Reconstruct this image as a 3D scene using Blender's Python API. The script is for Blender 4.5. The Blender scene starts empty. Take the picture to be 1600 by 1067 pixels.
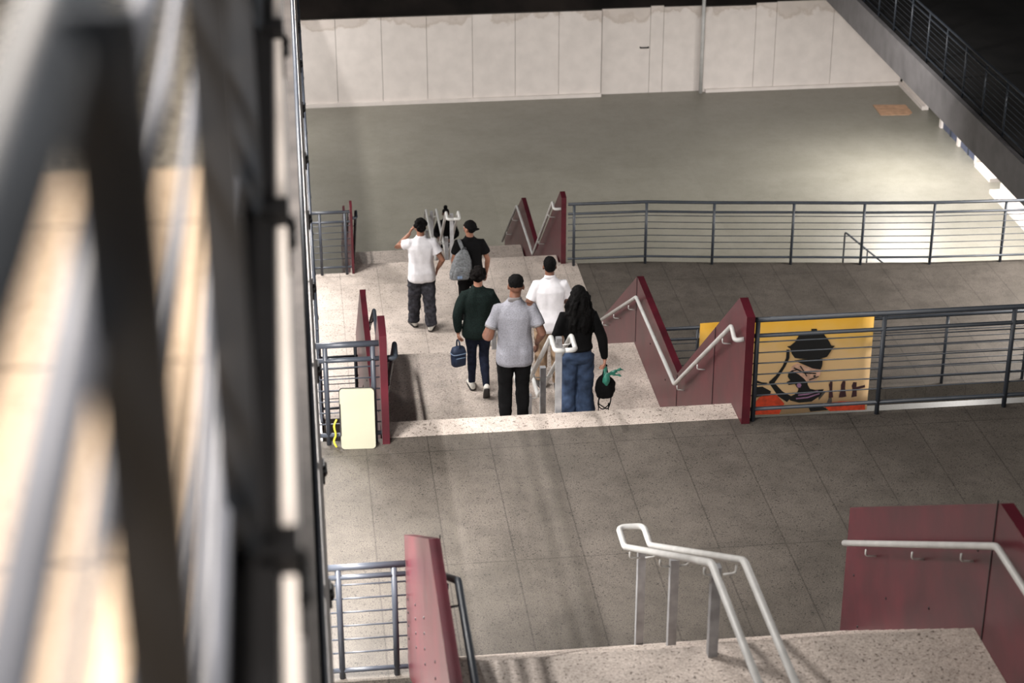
import bpy, bmesh, math, random
from mathutils import Vector, Matrix, noise
random.seed(7)
C = bpy.context.scene
PI = math.pi
# ------------------------------------------------------------------ camera
cam_d = bpy.data.cameras.new('camera'); cam = bpy.data.objects.new('camera', cam_d); C.collection.objects.link(cam)
cam_d.sensor_width = 36.0; cam_d.lens = 36.0*3036.9/1600.0
right = Vector((0.99342603, -0.11445885, -0.00197228)); down = Vector((-0.05103454, -0.42739212, -0.90262476)); fwd = Vector((0.10247045, 0.89679158, -0.43042381))
CAMZ = 16.6
m = Matrix.Identity(4)
for i in range(3):
    m[i][0] = right[i]; m[i][1] = -down[i]; m[i][2] = -fwd[i]
m[2][3] = CAMZ
cam.matrix_world = m
cam_d.clip_start = 0.02; cam_d.clip_end = 300
cam_d.dof.use_dof = True; cam_d.dof.focus_distance = 21.0; cam_d.dof.aperture_fstop = 2.7
C.camera = cam
# ------------------------------------------------------------------ world, light, exposure
C.view_settings.view_transform = 'Standard'; C.view_settings.look = 'None'
C.view_settings.gamma = 1.0; C.view_settings.use_curve_mapping = False
C.view_settings.exposure = 0.0
w = bpy.data.worlds.new('world'); C.world = w; w.use_nodes = True
w.node_tree.nodes['Background'].inputs[0].default_value = (0.93, 0.94, 1.0, 1)
w.node_tree.nodes['Background'].inputs[1].default_value = 0.025
def lamp(x, y, z, power, size=(0.3, 1.2), col=(1.0, 0.94, 0.86), aim=None):
    d = bpy.data.lights.new('ceiling_or_fill_lamp', 'AREA'); d.shape = 'RECTANGLE'; d.size, d.size_y = size
    d.energy = power; d.color = col
    o = bpy.data.objects.new('ceiling_or_fill_lamp', d); C.collection.objects.link(o); o.location = (x, y, z)
    if aim: o.rotation_euler = (Vector(aim)-Vector((x, y, z))).to_track_quat('-Z', 'Y').to_euler()
    return o
LV0, LV1, LB, LD, LA, LC, LE = 15.19, 11.4, 7.6, 3.8, 9.5, 5.7, 1.9
# lamps under the slabs of the left gallery, storey by storey
NEU = (1.0, 0.965, 0.935)
for x, y, z, p in ((-1.0, 9.5, 10.93, 360), (-0.6, 12.0, 10.0, 330), (-0.6, 14.6, 10.0, 330), (-1.7, 19.6, 10.93, 430), (-1.7, 22.6, 10.93, 400)): lamp(x, y, z, p, col=NEU)
for y, p in ((24.6, 190), (28.0, 310), (32.0, 230), (38.0, 110), (46.0, 300)): lamp(-1.2, y, 7.13, p, col=NEU)
for y, p in ((31.0, 50), (38.0, 60), (43.0, 80), (47.3, 150)): lamp(-1.2, y, 3.33, p, col=NEU)
for y, p in ((12.6, 420), (17.5, 420), (24.0, 90)): lamp(-1.0, y, 14.7, p, (0.06, 1.2), NEU)
lamp(-1.1, 1.6, 18.3, 400, (0.6, 2.4), (1.0, 0.90, 0.80))
# lamps under the slabs of the right gallery, with added fill lamps among them
for y in (37.5, 42.5): lamp(14.4, y, 3.0, 420, col=NEU)
lamp(9.5, 27.5, 3.3, 12, col=NEU); lamp(7.5, 15.5, 7.05, 150, (1.2, 0.3), NEU, aim=(7.5, 24.0, 3.6))  # both added: one fills the floor under the bridge, one brightens the banner
for y in (23.5, 28.0): lamp(14.2, y, 7.0, 420, col=NEU)
lamp(12.0, 3.0, 18.0, 600, col=NEU, aim=(0, 4.5, 14.0)); lamp(14.6, 14.0, 14.7, 160, col=NEU, aim=(0, 14.0, 12.5))  # added fill from the right for the left rails and slab edges
# added lamps that brighten the far hoarding; the last fills the lower bridge floor
lamp(2.5, 38.0, 6.2, 200, (0.6, 0.6), NEU, aim=(3.5, 49.6, 1.6)); lamp(8.0, 38.0, 6.2, 145, (0.6, 0.6), NEU, aim=(8.5, 49.6, 1.6)); lamp(10.5, 38.0, 6.2, 255, (0.6, 0.6), NEU, aim=(13.5, 49.6, 1.2)); lamp(14.2, 25.6, 7.0, 650, (0.6, 0.6), NEU, aim=(6.0, 27.5, 3.8))

# ------------------------------------------------------------------ materials
def lin(c): return tuple(((v/255)/12.92 if v/255 <= 0.04045 else ((v/255+0.055)/1.055)**2.4) for v in c)+(1.0,)
def base_mat(name, col, rough=0.6, metal=0.0):
    mt = bpy.data.materials.new(name); mt.use_nodes = True
    b = mt.node_tree.nodes['Principled BSDF']
    b.inputs['Base Color'].default_value = lin(col); b.inputs['Roughness'].default_value = rough; b.inputs['Metallic'].default_value = metal
    return mt, mt.node_tree, b
def nd(nt, typ, **kw):
    n = nt.nodes.new(typ)
    for k, v in kw.items():
        if k in n.inputs: n.inputs[k].default_value = v
        else: setattr(n, k, v)
    return n
def ramp(nt, fac, stops):
    r = nt.nodes.new('ShaderNodeValToRGB'); e = r.color_ramp.elements
    while len(e) < len(stops): e.new(0.5)
    for el, (p, c) in zip(e, stops): el.position = p; el.color = c if len(c) == 4 else lin(c)
    nt.links.new(fac, r.inputs[0]); return r.outputs[0]
def mix(nt, fac, a, b, mode='MIX'):
    n = nt.nodes.new('ShaderNodeMix'); n.data_type = 'RGBA'; n.blend_type = mode
    for s, v in ((0, fac), (6, a), (7, b)):
        if hasattr(v, 'is_linked') or hasattr(v, 'links'): nt.links.new(v, n.inputs[s])
        else: n.inputs[s].default_value = v
    return n.outputs[2]
W1 = (1, 1, 1, 1)
def noise_mat(name, col, rough=0.6, metal=0.0, scale=8.0, amt=0.12, bump=0.0, bscale=None, grain=0.0):
    """paint, cloth or cement with a little uneven tone"""
    mt, nt, b = base_mat(name, col, rough, metal)
    tc = nd(nt, 'ShaderNodeTexCoord')
    n = nd(nt, 'ShaderNodeTexNoise', Scale=scale, Detail=5.0); nt.links.new(tc.outputs['Object'], n.inputs['Vector'])
    lo = tuple(max(0, v*(1-amt)) for v in col); hi = tuple(min(255, v*(1+amt)) for v in col)
    out = ramp(nt, n.outputs[0], [(0.3, lo), (0.7, hi)])
    if grain:
        g = nd(nt, 'ShaderNodeTexNoise', Scale=bscale or 120.0, Detail=2.0); nt.links.new(tc.outputs['Object'], g.inputs['Vector'])
        a = 1-grain; out = mix(nt, 1.0, out, ramp(nt, g.outputs[0], [(0.3, (a, a, a, 1)), (0.7, W1)]), 'MULTIPLY')
    nt.links.new(out, b.inputs['Base Color'])
    if bump:
        n2 = nd(nt, 'ShaderNodeTexNoise', Scale=bscale or scale*6, Detail=3.0); nt.links.new(tc.outputs['Object'], n2.inputs['Vector'])
        bp = nd(nt, 'ShaderNodeBump', Strength=bump, Distance=0.01); nt.links.new(n2.outputs[0], bp.inputs['Height']); nt.links.new(bp.outputs[0], b.inputs['Normal'])
    return mt
def granite_mat(name, lo, hi, speck, tile=None, rough=0.5, stain=0.2, joint=0.6, sp=95.0, thr=0.60):
    """ground granite flooring: fine chips, blotchy wear, thin joints"""
    mt, nt, b = base_mat(name, hi, rough)
    tc = nd(nt, 'ShaderNodeTexCoord'); ob = tc.outputs['Object']
    def nz(s, d=3.0, rg=0.6):
        n = nd(nt, 'ShaderNodeTexNoise', Scale=s, Detail=d, Roughness=rg); nt.links.new(ob, n.inputs['Vector']); return n.outputs[0]
    out = ramp(nt, nz(sp), [(0.28, lo), (0.72, hi)])
    out = mix(nt, ramp(nt, nz(sp*0.55, 2.0), [(thr, (0, 0, 0, 1)), (thr+0.06, W1)]), out, lin(speck))
    a = 1-stain
    out = mix(nt, 1.0, out, ramp(nt, nz(0.9, 6.0), [(0.32, (a, a, a*0.98, 1)), (0.62, W1)]), 'MULTIPLY')
    a = 1-stain*0.7
    out = mix(nt, 1.0, out, ramp(nt, nz(4.5, 6.0, 0.7), [(0.36, (a, a, a, 1)), (0.55, W1)]), 'MULTIPLY')
    if tile:
        br = nd(nt, 'ShaderNodeTexBrick', Scale=1.0); br.offset = 0.0
        br.inputs['Color1'].default_value = W1; br.inputs['Color2'].default_value = (0.92, 0.92, 0.92, 1); br.inputs['Mortar'].default_value = (joint, joint, joint, 1)
        br.inputs['Mortar Size'].default_value = 0.008; br.inputs['Mortar Smooth'].default_value = 0.3
        br.inputs['Brick Width'].default_value = tile[0]; br.inputs['Row Height'].default_value = tile[1]
        mp = nd(nt, 'ShaderNodeMapping'); mp.inputs['Location'].default_value = (tile[2], tile[3], 0)
        nt.links.new(ob, mp.inputs[0]); nt.links.new(mp.outputs[0], br.inputs['Vector'])
        out = mix(nt, 1.0, out, br.outputs[0], 'MULTIPLY')
    nt.links.new(out, b.inputs['Base Color'])
    return mt
M = {}
M['granite'] = granite_mat('dark_granite', (54, 49, 45), (122, 114, 105), (44, 41, 38), (0.6, 2.05, 0.13, 0.0), 0.55, 0.30, 0.62, 120.0)
M['terrazzo'] = granite_mat('pale_terrazzo', (164, 150, 140), (226, 214, 204), (112, 100, 92), (0.62, 0.95, 0.1, 0.35), 0.5, 0.26, 0.66, 75.0, 0.60)
M['step'] = granite_mat('step_terrazzo', (164, 150, 140), (226, 214, 204), (112, 100, 92), None, 0.5, 0.28, 0.7, 75.0, 0.60)
M['cement'] = granite_mat('polished_cement', (116, 113, 103), (138, 135, 124), (108, 105, 97), (5.0, 9.0, 0.6, 1.0), 0.42, 0.14, 0.9, 40.0, 0.7)
M['fascia_white'] = noise_mat('white_painted_slab_edge', (226, 220, 216), 0.6, 0, 3, 0.06)
M['fascia_grey'] = noise_mat('grey_painted_slab_edge', (124, 121, 122), 0.65, 0, 2, 0.08)
M['soffit'] = noise_mat('dark_concrete', (84, 78, 74), 0.8, 0, 3, 0.15)
M['black'] = noise_mat('dark_wall', (44, 38, 35), 0.9, 0, 0.8, 0.4)
M['burgundy'] = noise_mat('burgundy_paint', (72, 20, 30), 0.36, 0, 3.0, 0.16, 0.05, 9)
M['greyblue'] = noise_mat('grey_blue_paint', (58, 62, 70), 0.42, 0, 5, 0.1)
M['nearrail'] = noise_mat('lit_grey_rail_paint', (104, 108, 118), 0.38, 0, 5, 0.08)  # rail paint lightened: the lit look of the near rods is in the colour
M['slate'] = noise_mat('dark_slate_paint', (50, 55, 62), 0.42, 0, 5, 0.1)
M['whitepaint'] = noise_mat('off_white_paint', (180, 179, 176), 0.4, 0, 6, 0.05)
M['galv'] = noise_mat('grey_steel_post', (150, 150, 152), 0.45, 0.2, 10, 0.1)
M['bracket'] = noise_mat('black_steel', (26, 26, 28), 0.45, 0.3, 10, 0.1)
M['granite_pale'] = granite_mat('pale_speckled_granite', (120, 114, 105), (192, 186, 175), (86, 80, 74), None, 0.5, 0.2, 0.7, 75.0, 0.58)
M['peach'] = granite_mat('cream_floor_tiles', (232, 208, 182), (246, 224, 200), (214, 190, 164), (1.3, 0.62, 0.2, 0.17), 0.45, 0.08, 0.45)
M['board'] = noise_mat('cream_laminate', (166, 164, 144), 0.45, 0, 3, 0.02)
M['darkedge'] = noise_mat('black_edge_band', (38, 36, 34), 0.6)
M['ply'] = noise_mat('brown_cardboard', (172, 136, 108), 0.8, 0, 6, 0.1)
M['nightfloor'] = noise_mat('unlit_dark_floor', (24, 22, 21), 0.85, 0, 1.2, 0.4)  # the right gallery's lack of light is put into this dark colour
M['navypanel'] = noise_mat('slate_blue_panel', (78, 84, 104), 0.6)
def hoarding_mat():
    mt, nt, b = base_mat('white_hoarding_paint', (214, 206, 200), 0.7)
    tc = nd(nt, 'ShaderNodeTexCoord'); ob = tc.outputs['Object']
    n = nd(nt, 'ShaderNodeTexNoise', Scale=1.1, Detail=6.0, Roughness=0.6); nt.links.new(ob, n.inputs['Vector'])
    sp = nd(nt, 'ShaderNodeSeparateXYZ'); nt.links.new(ob, sp.inputs[0])
    # damp stains that run down from the top edge of each board
    mr = nd(nt, 'ShaderNodeMapRange'); mr.inputs['From Min'].default_value = 1.3; mr.inputs['From Max'].default_value = 2.4
    nt.links.new(sp.outputs[2], mr.inputs[0])
    ad = nd(nt, 'ShaderNodeMath', operation='MULTIPLY'); nt.links.new(mr.outputs[0], ad.inputs[0]); nt.links.new(n.outputs[0], ad.inputs[1])
    st = ramp(nt, ad.outputs[0], [(0.38, (0, 0, 0, 1)), (0.42, (0.55, 0.55, 0.55, 1)), (0.47, (0.32, 0.32, 0.32, 1))])
    out = mix(nt, st, lin((214, 206, 200)), lin((168, 152, 138)))
    n2 = nd(nt, 'ShaderNodeTexNoise', Scale=3.0, Detail=4.0); nt.links.new(ob, n2.inputs['Vector'])
    out = mix(nt, 1.0, out, ramp(nt, n2.outputs[0], [(0.3, (0.9, 0.9, 0.9, 1)), (0.65, W1)]), 'MULTIPLY')
    nt.links.new(out, b.inputs['Base Color']); return mt
M['hoarding'] = hoarding_mat()
def flat(name, col, rough=0.7, **kw):
    M[name] = noise_mat(name, col, rough, 0, kw.get('scale', 14), kw.get('amt', 0.12), kw.get('bump', 0.0), kw.get('bs', None), kw.get('grain', 0.0))
    if name.startswith(('hair', 'cloth', 'denim', 'khaki')): M[name].node_tree.nodes['Principled BSDF'].inputs['Specular IOR Level'].default_value = 0.15
    return M[name]
flat('skin_brown', (112, 75, 58), 0.55); flat('skin_tan', (134, 92, 72), 0.55); flat('skin_dark', (84, 56, 45), 0.55); flat('skin_light', (158, 114, 94), 0.55)
flat('hair_black', (6, 5, 5), 0.9, scale=60, amt=0.5); flat('hair_dark', (11, 8, 7), 0.9, scale=60, amt=0.5)
flat('cloth_white', (212, 210, 213), 0.85, amt=0.03); flat('cloth_grey', (134, 134, 141), 0.9, scale=90, amt=0.1); flat('collar_grey', (112, 108, 108), 0.9)
flat('cloth_black', (11, 11, 12), 0.95); flat('cloth_green', (18, 27, 25), 0.95, scale=90, amt=0.4); flat('denim_char', (50, 50, 55), 0.9, scale=20, amt=0.3)
flat('denim_navy', (27, 31, 45), 0.9, scale=20, amt=0.25); flat('denim_blue', (46, 58, 78), 0.9, scale=9, amt=0.3); flat('khaki', (148, 126, 104), 0.9)
flat('shoe_white', (206, 202, 194), 0.6); flat('sole_dark', (40, 36, 34), 0.7); flat('bag_navy', (24, 38, 62), 0.7); flat('bag_trim', (120, 140, 168), 0.6)
flat('pack_grey', (96, 98, 100), 0.85, scale=40, amt=0.2); flat('pack_dark', (52, 53, 56), 0.8); flat('plastic_green', (44, 108, 92), 0.35); flat('ribbon_yellow', (206, 196, 60), 0.6)
flat('eye_white', (200, 196, 190), 0.3); flat('lip', (120, 66, 60), 0.5); flat('leather', (66, 48, 40), 0.6)

# ------------------------------------------------------------------ mesh helpers
class MB:
    def __init__(s): s.v = []; s.f = []; s.sm = []; s.mi = []; s.cur = 0
    def add(s, vs, fs, smooth=False):
        o = len(s.v); s.v += [tuple(p) for p in vs]; s.f += [tuple(i+o for i in f) for f in fs]
        s.sm += [smooth]*len(fs); s.mi += [s.cur]*len(fs); return s
    def box(s, a, b):
        x0, y0, z0 = a; x1, y1, z1 = b
        return s.add([(x0,y0,z0),(x1,y0,z0),(x1,y1,z0),(x0,y1,z0),(x0,y0,z1),(x1,y0,z1),(x1,y1,z1),(x0,y1,z1)],
                     [(0,3,2,1),(4,5,6,7),(0,1,5,4),(1,2,6,5),(2,3,7,6),(3,0,4,7)])
    def bar(s, a, b, wx, wy):            # square bar between two points, section wx by wy
        a = Vector(a); b = Vector(b); d = (b-a).normalized()
        u = d.cross(Vector((0,0,1)) if abs(d.z) < .9 else Vector((0,1,0))).normalized(); v = u.cross(d)
        vs = [p+u*i*wx/2+v*j*wy/2 for p in (a, b) for i, j in ((-1,-1),(1,-1),(1,1),(-1,1))]
        return s.add(vs, [(3,2,1,0),(4,5,6,7),(0,1,5,4),(1,2,6,5),(2,3,7,6),(3,0,4,7)])
    def prism(s, poly, x0, x1):          # (y, z) outline extruded along x
        n = len(poly); vs = [(x0, y, z) for y, z in poly]+[(x1, y, z) for y, z in poly]
        return s.add(vs, [tuple(range(n)), tuple(range(2*n-1, n-1, -1))]+[(i, i+n, (i+1) % n+n, (i+1) % n) for i in range(n)])
    def slab(s, poly, z0, z1):           # (x, y) outline extruded along z
        n = len(poly); vs = [(x, y, z0) for x, y in poly]+[(x, y, z1) for x, y in poly]
        return s.add(vs, [tuple(range(n-1, -1, -1)), tuple(range(n, 2*n))]+[(i, (i+1) % n, (i+1) % n+n, i+n) for i in range(n)])
    def face(s, poly, y0, y1):           # (x, z) outline extruded along y
        n = len(poly); vs = [(x, y0, z) for x, z in poly]+[(x, y1, z) for x, z in poly]
        return s.add(vs, [tuple(range(n)), tuple(range(2*n-1, n-1, -1))]+[(i, i+n, (i+1) % n+n, (i+1) % n) for i in range(n)])
    def loft(s, rings):
        n = len(rings[0]); vs = [p for r in rings for p in r]; fs = []
        for k in range(len(rings)-1):
            for i in range(n): fs.append((k*n+i, k*n+(i+1) % n, (k+1)*n+(i+1) % n, (k+1)*n+i))
        fs.append(tuple(range(n-1, -1, -1))); fs.append(tuple((len(rings)-1)*n+i for i in range(n)))
        return s.add(vs, fs, True)
    def tube(s, pts, r, n=10, flat=(1, 1)):
        pts = [Vector(p) for p in pts]; rr = r if isinstance(r, (list, tuple)) else [r]*len(pts)
        rings = []; u = None
        for i, p in enumerate(pts):
            d = ((pts[min(i+1, len(pts)-1)]-p).normalized()+(p-pts[max(i-1, 0)]).normalized())
            d = d.normalized() if d.length > 1e-6 else Vector((0,0,1))
            if u is None: u = d.cross(Vector((0,1,0)) if abs(d.y) < .9 else Vector((1,0,0))).normalized()
            u = (u-d*u.dot(d)).normalized(); v = d.cross(u)
            k = 1.0
            if 0 < i < len(pts)-1:
                c = (pts[i+1]-p).normalized().dot((p-pts[i-1]).normalized()); k = 1.0/max(0.6, math.sqrt(max(0.2, (1+c)/2)))
            rings.append([p+(u*math.cos(2*PI*j/n)*flat[0]+v*math.sin(2*PI*j/n)*flat[1])*rr[i]*k for j in range(n)])
        return s.loft(rings)
    def ell(s, c, r, rot=None, nu=14, nv=10):
        c = Vector(c); rings = []
        for k in range(nv+1):
            t = PI*k/nv if 0 < k < nv else (0.02 if k == 0 else PI-0.02)
            ring = []
            for i in range(nu):
                p = Vector((r[0]*math.sin(t)*math.cos(2*PI*i/nu), r[1]*math.sin(t)*math.sin(2*PI*i/nu), -r[2]*math.cos(t)))
                ring.append(c+(rot @ p if rot else p))
            rings.append(ring)
        return s.loft(rings)
    def build(s, name, mats, parent=None):
        me = bpy.data.meshes.new(name); me.from_pydata(s.v, [], s.f)
        for mt in (mats if isinstance(mats, list) else [mats]): me.materials.append(mt)
        for p, a, b in zip(me.polygons, s.sm, s.mi): p.use_smooth = a; p.material_index = b
        me.update()
        bm = bmesh.new(); bm.from_mesh(me); bmesh.ops.recalc_face_normals(bm, faces=bm.faces); bm.to_mesh(me); bm.free()
        o = bpy.data.objects.new(name, me); C.collection.objects.link(o)
        if parent: o.parent = parent
        return o
def rounded(pts, r=0.06, n=5):
    """polyline with its corners rounded"""
    pts = [Vector(p) for p in pts]; out = [pts[0]]
    for i in range(1, len(pts)-1):
        a, b, c = pts[i-1], pts[i], pts[i+1]; k = min(r, (a-b).length*.45, (c-b).length*.45)
        p, q = b+(a-b).normalized()*k, b+(c-b).normalized()*k
        for j in range(n+1):
            t = j/n; out.append(p*(1-t)**2+b*2*t*(1-t)+q*t*t)
    out.append(pts[-1]); return out
def tag(o, label=None, cat=None, group=None, kind=None):
    if label: o['label'] = label
    if cat: o['category'] = cat
    if group: o['group'] = group
    if kind: o['kind'] = kind
    return o
def empty(name, loc, label, cat, group=None):
    o = bpy.data.objects.new(name, None); C.collection.objects.link(o); o.location = loc; o.empty_display_size = 0.2
    return tag(o, label, cat, group)
def struct(name, mb, mat): return tag(mb.build(name, mat), kind='structure')
def at(o, parent):                      # parent keeping world placement (parent only translated)
    o.parent = parent; o.location = Vector(o.location)-Vector(parent.location); return o

# ------------------------------------------------------------------ the hall: floors, bridges, landings, stairs
SX0, SX1 = 0.72, 4.17                   # clear stair width
GX_EDGE = -0.0799
struct('floor', MB().box((-6, -2, -0.3), (26, 62, 0)), M['cement'])
# bridge on the level the group leaves, and the bridge one storey lower
struct('floor_bridge', MB().box((GX_EDGE, 12.72, LB-0.42), (13.5, 16.72, LB)), M['granite'])
struct('floor_bridge', MB().box((SX0, 16.721, LB-0.42), (SX1, 17.05, LB+0.001)), M['step'])
FAR = [(4.47, 29.55), (5.6, 29.5), (6.7, 29.33), (8.0, 29.17), (9.15, 29.02), (10.3, 28.9), (13.5, 28.75)]
struct('floor_bridge', MB().slab([(4.47, 24.45), (13.5, 24.45)]+FAR[::-1], LD-0.27, LD), M['granite'])
struct('stair_landing', MB().slab([(GX_EDGE, 24.45), (4.468, 24.45), (4.468, 29.62), (4.17, 29.62), (4.17, 29.95), (SX0, 29.95), (SX0, 29.62), (GX_EDGE, 29.62)], LD-0.42, LD), M['terrazzo'])
struct('stair_landing', MB().box((SX0-0.03, 7.4, LA-0.3), (SX1, 10.16, LA)), M['step'])
struct('stair_landing', MB().box((SX0-0.03, 19.6, LC-0.3), (SX1, 22.5, LC)), M['step'])
struct('stair_landing', MB().box((SX0-0.03, 32.5, LE-0.3), (SX1, 35.0, LE)), M['step'])
def flight(y0, y1, z0, z1, n=11):
    dz = (z0-z1)/n; dy = (y1-y0)/(n-1); pts = [(y0, z0)]; y, z = y0, z0
    for k in range(n):
        z -= dz; pts.append((y, z))
        if k < n-1: pts.append((y+0.0, z)); y += dy; pts.append((y, z))
    pts.append((y1, z1-0.3)); pts.append((y0, z0-0.45))
    o = [pts[0]]
    for p in pts[1:]:
        if (p[0]-o[-1][0])**2+(p[1]-o[-1][1])**2 > 1e-8: o.append(p)
    struct('stair_flight', MB().prism(o, SX0, SX1-0.004), M['step'])
flight(10.16, 12.715, LA, LB); flight(17.05, 19.598, LB, LC); flight(22.5, 25.05, LC, LD+0.0015); flight(29.95, 32.498, LD, LE); flight(35.0, 37.55, LE, 0.001)
# galleries on the left, one slab per storey, with white edges
GX = -0.05
for z, y0, y1 in ((LV0, -1.0, 30), (LV1, 3.0, 49.0), (LB, 8.0, 49.0), (LD, 8.0, 49.0)):
    top = M['peach'] if z == LV0 else M['soffit'] if z == LV1 else M['granite']
    if z == LV0:
        struct('floor_gallery', MB().box((-5.0, y0, z-0.4), (GX-0.03, 3.85, z)), top)
        struct('floor_gallery', MB().box((-5.0, 3.851, z-0.4), (GX-0.03, y1, z)), M['granite_pale'])
    fx = {LV0: GX+0.014, LV1: 0.024}.get(z, 0.06)
    if z < LV0: struct('floor_gallery', MB().box((-5.0, y0, z-0.4), (fx-0.031 if z == LV1 else GX-0.03, y1, z)), top)
    for a, b in (((y0, 12.70), (16.74, 24.43), (29.64, y1)) if z == LD else ((y0, 12.70), (16.74, y1)) if z == LB else ((y0, y1),)):
        struct('trim_1', MB().box((fx-0.03 if z == LV1 else GX-0.0295, a, z-0.42), (fx, b, z+(0.02 if z > LB else 0.0))), M['fascia_white'])
struct('wall_left', MB().box((-5.3, -1, 0), (-5.0, 60, 20)), M['soffit'])
# gallery on the right
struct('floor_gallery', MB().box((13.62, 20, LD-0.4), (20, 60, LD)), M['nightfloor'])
struct('trim_2', MB().box((13.501, 20, LD-0.72), (13.615, 58, LD+0.02)), M['fascia_grey'])
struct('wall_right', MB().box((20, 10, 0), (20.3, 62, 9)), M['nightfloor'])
struct('wall_back', MB().box((-6, 58, 0), (26, 58.4, 9)), M['black'])

# ------------------------------------------------------------------ guard rails
def guard(label, pts, z, heights, posts, mat, top_r=0.026, group='guard rails of tubes and thin rods', bracket=None, end_cap=None, post_r=0.024):
    """pts: plan polyline; heights = (top, second, [rods], bottom); posts: points in plan; each member its own mesh"""
    t = empty('guard_rail', (pts[0][0], pts[0][1], z), label, 'railing', group)
    top, sec, rods, bot = heights
    def line(h): return [(x, y, z+h) for x, y in pts]
    at(MB().tube(line(top), top_r, 12).build('top_rail', mat if mat is not M['nearrail'] else M['slate']), t)
    if sec: at(MB().tube(line(sec), top_r*(.8 if mat is not M['nearrail'] else .62), 10).build('second_rail', mat), t)
    for h in rods: at(MB().tube(line(h), 0.0075, 6).build('rod', mat), t)
    at(MB().tube(line(bot), top_r*.75, 10).build('bottom_rail', mat), t)
    for x, y in posts:
        low = -0.25 if bracket else 0.0
        at(MB().tube([(x, y, z+low), (x, y, z+top-0.01)], post_r, 10).build('post', mat), t)
        if bracket:
            mb = MB().box((x-0.012, y-0.045, z-0.10), (bracket, y+0.045, z+0.015)); mb.tube([(bracket-0.01, y-0.05, z-0.03), (bracket-0.01, y+0.05, z-0.03)], 0.024, 8)
            at(mb.build('bracket', M['bracket']), t)
    return t
FH = (1.10, 0.93, [0.86, 0.745, 0.63, 0.51, 0.395, 0.28], 0.13)
guard('slate grey guard rail on the near bridge, in front of the painted banner', [(4.26, 16.66), (13.4, 16.66)], LB, FH, [(4.30, 16.66)]+[(5.56+1.31*k, 16.66) for k in range(6)], M['slate'])
guard('slate grey guard rail farthest from the camera, right of the lower stair', [(4.30, 29.46), (5.6, 29.42), (6.7, 29.25), (8.0, 29.09), (9.15, 28.94), (10.3, 28.82), (13.4, 28.67)], LD, FH,
      [(4.40, 29.46), (5.6, 29.42), (6.7, 29.25), (8.0, 29.09), (9.15, 28.94), (10.3, 28.82), (11.5, 28.78), (12.7, 28.70)], M['slate'])
guard('slate grey guard rail on the lower bridge that carries the painted banner', [(4.5, 24.52), (13.4, 24.52)], LD, FH, [(4.5, 24.52)]+[(5.46+1.22*k, 24.52) for k in range(7)], M['slate'])
BH = (1.02, 0.93, [0.86, 0.735, 0.61, 0.485, 0.36, 0.235], 0.07)
guard('short grey guard rail at bottom left, beside the nearest stair panel', [(0.0, 12.78), (0.63, 12.78)], LB, BH, [(0.11, 12.78), (0.54, 12.78)], M['greyblue'])
guard('short grey guard rail behind the cream board', [(-0.02, 16.66), (0.63, 16.66)], LB, (1.06, 0.90, [0.82, 0.70, 0.58, 0.46, 0.34, 0.22], 0.10), [(0.12, 16.66), (0.57, 16.66)], M['greyblue'], 0.03)
guard('short grey guard rail one storey below the cream board, seen through the rail above it', [(-0.02, 24.52), (0.632, 24.52)], LD, FH, [(0.10, 24.52), (0.60, 24.52)], M['greyblue'])
guard('short grey guard rail at the far left end of the pale lower landing', [(-0.02, 29.56), (0.72, 29.56)], LD, FH, [(0.23, 29.56), (0.64, 29.56)], M['greyblue'])
def gal(y0, n, s=1.24): return [(GX+0.035, y0+s*k) for k in range(n)]
GH = (1.12, 0.98, [0.86, 0.74, 0.62, 0.50, 0.38, 0.26], 0.12)
struct('trim_3', MB().box((-0.15, -1.0, LV0+0.0205), (-0.058, 30, LV0+0.035)), M['bracket'])
t0 = guard('blurred grey guard rail of the upper gallery, closest to the camera', [(-0.135, 0.2), (-0.135, 22.0)], LV0, (1.10, 0.93, [0.80, 0.62, 0.34, 0.22], 0.10), [], M['nearrail'], 0.026)
for k in range(16):
    y = 1.02+1.235*k
    at(MB().box((-0.125, y-0.008, LV0-0.20), (-0.078, y+0.008, LV0+1.13)).build('post', M['slate']), t0)
    mb = MB().box((-0.085, y-0.04, LV0-0.08), (-0.03, y+0.04, LV0+0.05)); mb.tube([(-0.034, y-0.05, LV0-0.01), (-0.034, y+0.05, LV0-0.01)], 0.018, 10)
    at(mb.build('bracket', M['bracket']), t0)
guard('long grey guard rail of the gallery one storey below the camera', [(GX+0.035, 3.2), (GX+0.035, 30.0)], LV1, GH, gal(4.44, 21), M['greyblue'], 0.014, bracket=0.036, post_r=0.014)
guard('long grey guard rail of the gallery level with the near bridge', [(0.06, 16.9), (0.06, 40.0)], LB, GH, [(0.06, 17.2+1.24*k) for k in range(18)], M['greyblue'], 0.016, bracket=0.078, post_r=0.016)
guard('black guard rail of the far right gallery, upper right corner', [(13.66, 22.0), (13.66, 56)], LD, (1.12, 0.98, [0.86, 0.74, 0.62, 0.50, 0.38, 0.26], 0.12), [(13.66, 22.6+1.22*k) for k in range(27)], M['slate'])

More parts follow.
